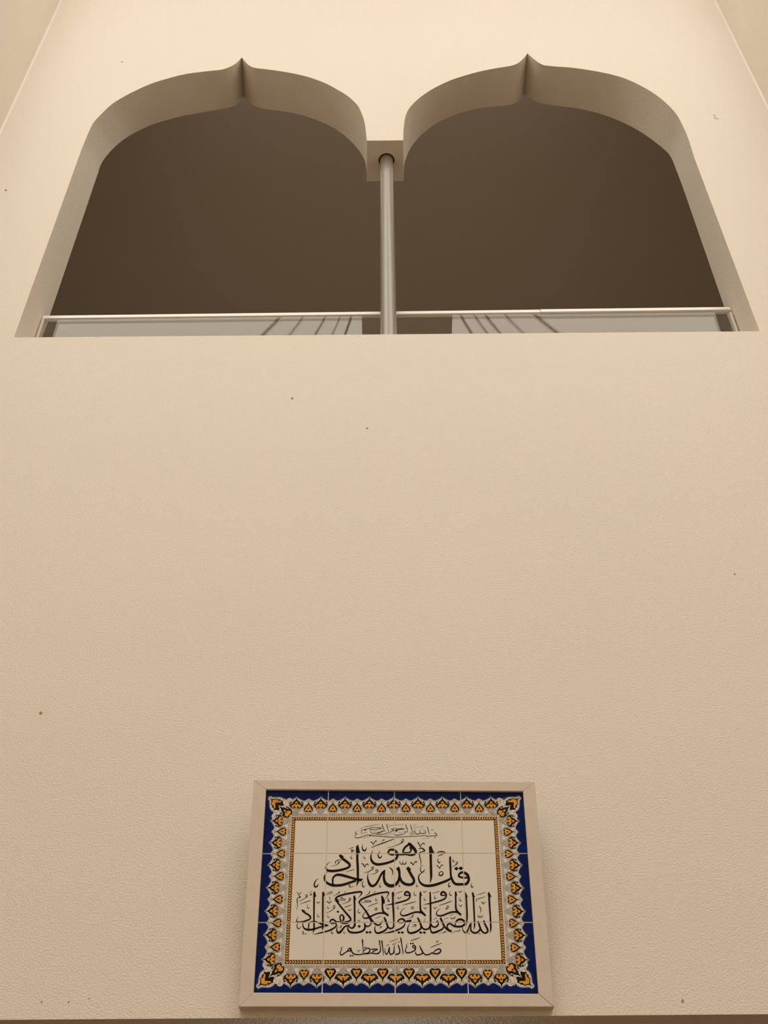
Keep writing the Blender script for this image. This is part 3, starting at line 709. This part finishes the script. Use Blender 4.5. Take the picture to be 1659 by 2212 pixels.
1274 -820 19 1288 -763 23 1320 -709 36 1378 -685 42 1434 -695 43 1473 -728 42 1483 -763 38 1473 -796 41
977 -674 38 1006 -735 42 1033 -801 40 1060 -848 39 1106 -894 43 1161 -927 43 1201 -932 39
1022 -843 30 1012 -882 32 954 -915 38 868 -952 43 792 -964 39 762 -931 34 753 -875 26 758 -819 21
810 -690 5 856 -671 9 899 -650 8
1041 -683 5 1132 -650 8
1157 -603 5 1249 -570 9
1189 -636 8 1198 -669 13 1222 -674 11 1232 -636 8
1226 -669 11 1255 -667 13 1279 -652 14 1271 -613 8
928 -989 3 1000 -969 7 1057 -946 19 1074 -948 17
1178 -989 3 1274 -936 9 1340 -932 11 1369 -922 12 1374 -908 10 1351 -913 8
1571 -946 3 1561 -974 7 1569 -992 11 1591 -987 4
1793 -950 3 1780 -974 7 1788 -997 11 1810 -988 4
-1085 -1251 4 -1126 -1278 14 -1126 -1306 14 -1102 -1313 7
-1121 -1313 10 -1145 -1367 18 -1144 -1406 22 -1113 -1422 25 -1061 -1388 22 -1005 -1351 22 -956 -1340 22
-994 -1337 22 -957 -1288 28 -925 -1319 28 -942 -1347 22
-925 -1278 17 -910 -1340 25 -881 -1388 25 -822 -1411 25 -752 -1415 22 -654 -1402 22 -570 -1395 22 -500 -1385 19 -402 -1398 22 -346 -1388 28 -307 -1340 25 -307 -1272 19 -319 -1196 20 -326 -1131 25
-792 -1329 11 -770 -1340 11 -755 -1361 8 -742 -1333 8 -728 -1320 11
-686 -1099 14 -683 -1134 28 -677 -1216 19 -666 -1313 17 -665 -1381 11
-675 -1370 11 -627 -1310 19 -571 -1283 22 -526 -1306 25 -531 -1347 25 -573 -1385 25 -654 -1398 22
-508 -1309 8 -459 -1306 25 -367 -1306 17 -402 -1329 17 -455 -1351 22 -479 -1384 17
-277 -1127 17 -274 -1161 28 -262 -1244 22 -248 -1340 19 -245 -1395 14 -248 -1443 4
-209 -1278 7 -213 -1327 14 -199 -1388 22 -171 -1409 22 -143 -1354 19 -122 -1279 19 -105 -1255 11
-114 -1279 19 -119 -1354 25 -94 -1409 28 -52 -1398 25 -26 -1361 22 -16 -1272 22 -9 -1230 17
-21 -1340 22 4 -1402 28 46 -1409 28 93 -1381 28 96 -1313 25 75 -1244 25 64 -1217 13
-192 -1244 4 -157 -1223 10 -140 -1208 10 -127 -1219 8
-121 -1155 7 -44 -1131 10 62 -1092 8
-58 -1196 8 -44 -1210 10 -23 -1189 7 -17 -1211 10 12 -1196 11 22 -1161 7
62 -1148 10 83 -1168 8 101 -1145 8
116 -1051 7 126 -1106 28 139 -1175 22 152 -1272 19 166 -1368 19 163 -1422 4
333 -1131 11 429 -1099 14 531 -1065 7
270 -1182 4 237 -1224 14 247 -1251 13 275 -1258 6
247 -1255 11 220 -1313 19 225 -1361 25 271 -1381 25 355 -1361 22 419 -1320 28 429 -1261 28 402 -1226 25 371 -1244 22 381 -1275 19 426 -1279 19
514 -1228 11 545 -1299 28 579 -1375 28 537 -1409 25 466 -1422 25 432 -1395 22 432 -1361 11
579 -1368 25 634 -1416 25 718 -1412 25 775 -1379 22 831 -1398 28 901 -1395 28 955 -1351 28 945 -1306 28 889 -1309 25 818 -1354 18 781 -1420 6
750 -1269 11 863 -1224 13 984 -1178 7
862 -1137 11 879 -1145 11 890 -1173 8 905 -1141 8 922 -1127 11
884 1226 13 923 1200 16 943 1175 14 910 1155 14 866 1152 11 810 1149 11 786 1149 11 724 1144 13 680 1160 11 538 1149 10 290 1137 11 5 1124 13 -206 1135 13 -392 1150 13 -478 1161 15 -540 1167 15 -578 1176 13 -627 1167 13 -726 1129 13 -825 1107 15 -881 1123 11 -881 1161 8 -832 1199 7
-830 1270 3 -870 1232 13 -864 1206 15 -829 1197 10
810 1149 9 808 1168 7
866 1152 9 873 1172 8
734 1353 15 751 1288 15 774 1192 10
813 1288 9 882 1294 5
-695 1103 3 -571 1122 5
593 1089 3 772 1108 4
347 1250 4 347 1218 9 383 1196 11 415 1224 9 449 1272 10 464 1211 15 514 1196 15 570 1224 13 562 1269 11 550 1301 8
570 1230 13 601 1208 15 675 1213 15 695 1250 11 664 1275 10 646 1293 7
355 1411 13 373 1340 15 391 1276 13 396 1224 9
405 1398 5 498 1411 4
410 1340 4 660 1381 5
590 1327 5 621 1321 5 640 1333 4
478 1314 3 403 1295 3
302 1160 3 452 1183 5
249 1412 13 273 1340 15 291 1276 13 272 1243 11 235 1247 10 204 1263 5
241 1247 10 216 1205 11 142 1179 13 42 1170 15 -17 1188 11 -13 1212 5
229 1314 11 142 1318 15 68 1315 15 6 1328 13 -32 1321 11 -72 1304 11 -13 1286 13 43 1289 14 142 1302 10 229 1314 7
-13 1282 13 -82 1248 11 -156 1218 10 -280 1186 12 -355 1184 13 -396 1197 11 -392 1218 7 -330 1257 4
-125 1367 5 -81 1390 5 43 1405 5 212 1425 5
-175 1418 15 -156 1341 15 -131 1257 10
-169 1425 3 -106 1421 3
-281 1419 15 -256 1341 15 -231 1283 13 -256 1257 11 -305 1270 7
-262 1267 10 -293 1238 10 -367 1212 8
-274 1330 9 -330 1334 15 -418 1347 11 -492 1348 11 -548 1328 11 -517 1300 13 -430 1296 11 -330 1318 9 -281 1330 5
-548 1328 11 -604 1322 11 -654 1300 15 -716 1290 11 -740 1270 11 -734 1232 11 -714 1180 4
-535 1305 8 -535 1251 9 -491 1212 11 -417 1212 11 -342 1231 10 -287 1261 8
-685 1354 7 -654 1367 8 -505 1395 7 -349 1419 5
-760 1328 7 -716 1328 7
-224 1163 3 -94 1186 5 -63 1218 4
-454 1257 4 -442 1238 4 -392 1276 3
86 1231 4 142 1222 5 185 1244 4
143 1366 4 174 1360 4 180 1373 3
-355 1369 4 -318 1373 3"""
HEADS = """-816 949 -854 908 -852 767 -758 767 -777 836 -803 946
-798 197 -679 187 -734 131 -809 133
-1197 739 -1228 698 -1179 648 -1110 681
308 1003 278 956 323 930 397 952 348 994
801 930 756 894 761 765 877 763 845 826 817 911
1236 698 1196 667 1197 627 1238 627
1295 409 1348 457 1392 415 1351 368
1387 415 1440 461 1493 430 1452 373
295 462 248 416 292 348 354 385 374 359 345 413
95 462 33 416 55 366 110 391
-1726 -83 -1758 -112 -1755 -210 -1717 -196 -1687 -206 -1703 -162 -1719 -90
-1535 -83 -1568 -112 -1564 -196 -1529 -183 -1504 -191 -1512 -143
-1486 -784 -1400 -798 -1442 -835 -1490 -835
-1984 -469 -2001 -497 -1962 -535 -1903 -507 -1950 -488
-1264 -220 -1185 -314 -1237 -321 -1289 -268
-866 -165 -895 -190 -891 -254 -850 -254 -820 -275 -840 -230
-1251 -524 -1219 -498 -1185 -522 -1208 -548
-793 -833 -761 -800 -723 -828 -750 -863
-261 -164 -295 -190 -291 -240 -239 -250 -216 -269 -218 -352 -244 -350 -277 -317
-32 -84 -66 -113 -62 -192 -26 -178 -1 -196 -10 -151
-627 -959 -592 -927 -561 -954 -587 -987
-563 -954 -526 -927 -489 -957 -521 -984
48 -962 83 -934 118 -959 88 -989
116 -959 151 -934 194 -959 163 -987
506 -959 546 -934 581 -961 550 -991
579 -961 621 -934 658 -964 625 -991
560 -82 531 -108 532 -173 568 -173 593 -199 575 -139
490 -629 473 -660 488 -693 517 -688
227 -711 353 -691 345 -737 227 -744
774 -78 747 -113 753 -164 777 -164
1323 -80 1293 -104 1293 -173 1325 -169 1347 -185 1336 -133
1524 -98 1514 -114 1518 -207 1551 -203 1573 -219 1551 -159
1686 -96 1657 -125 1671 -212 1707 -203 1731 -222 1709 -162
2036 -97 2001 -130 2009 -212 2053 -203 2082 -222 2057 -153
976 -639 953 -669 964 -702 1003 -693 989 -650
1894 -700 1871 -726 1887 -754 1912 -735
1768 -712 1750 -735 1768 -764 1793 -745
901 -702 878 -730 901 -754 921 -730
-953 -1438 -931 -1419 -908 -1438 -930 -1457
-906 -1438 -884 -1419 -861 -1438 -883 -1458
-644 -1269 -628 -1251 -608 -1269 -627 -1288
307 -1189 329 -1168 353 -1189 329 -1211
353 -1189 376 -1168 398 -1189 375 -1211
-326 -1112 -347 -1148 -307 -1159
-277 -1114 -293 -1148 -257 -1161
-686 -1089 -702 -1141 -663 -1150
881 1114 897 1127 912 1114 896 1102
-565 1163 -541 1171 -528 1154 -550 1139
18 1279 49 1286 68 1260 30 1242
-676 1296 -654 1309 -634 1287 -653 1266
-218 1261 -206 1271 -193 1261 -206 1250
-694 1225 -684 1234 -673 1225 -684 1215
-663 1228 -653 1237 -643 1228 -653 1217
-625 1225 -616 1234 -604 1225 -615 1215"""
for ln in STROKES.strip().split('\n'):
    a = [int(x)/10 for x in ln.split()]
    pts = [tuple(a[i:i+3]) for i in range(0, len(a), 3)]
    ribbon(catmull(pts, 4), 7, K_)
    for p in (pts[0], pts[-1]):
        if .9 < p[2] < 2.4: disc(p[0], p[1], p[2]*.48, 7, K_, 8)
for ln in HEADS.strip().split('\n'):
    a = [int(x)/10 for x in ln.split()]
    poly([tuple(a[i:i+2]) for i in range(0, len(a), 2)], 7, K_)

# ---- cut the artwork into the twelve tiles
def clip(tri, x0, x1, y0, y1):
    for ax, lim, sg in ((0,x0,1),(0,x1,-1),(1,y0,1),(1,y1,-1)):
        out = []
        for i in range(len(tri)):
            a, b = tri[i-1], tri[i]
            da, db = (a[ax]-lim)*sg, (b[ax]-lim)*sg
            if (da >= 0) != (db >= 0):
                t = da/(da-db); out.append((a[0]+(b[0]-a[0])*t, a[1]+(b[1]-a[1])*t))
            if db >= 0: out.append(b)
        tri = out
        if len(tri) < 3: return None
    return tri
LH = 0.05                        # glaze layer, mm
jit = random.Random(11)
for r in range(3):
    for c in range(4):
        u0, u1 = -300+150*c+.62, -150+150*c-.62
        v1, v0 = 225-150*r-.62, 75-150*r+.62
        bm = bmesh.new()
        lbox(bm, u0, u1, v0, v1, -7, 0)
        es = [e for e in bm.edges if all(abs(x.co.z) < 1e-7 for x in e.verts)]
        bmesh.ops.bevel(bm, geom=es, offset=.0006, segments=3, affect='EDGES', profile=.5)
        m = .42
        for ly, mi, tri in ART:
            us = [p[0] for p in tri]; vs = [p[1] for p in tri]
            if max(us) < u0 or min(us) > u1 or max(vs) < v0 or min(vs) > v1: continue
            q = clip(tri, u0+m, u1-m, v0+m, v1-m)
            if not q: continue
            ar = sum(q[i-1][0]*q[i][1]-q[i][0]*q[i-1][1] for i in range(len(q)))
            if abs(ar) < 1e-5: continue
            if ar < 0: q = q[::-1]
            f = bm.faces.new([bm.verts.new(L(p[0], p[1], ly*LH)) for p in q]); f.material_index = mi
        link('tile', bm, GL, panel)
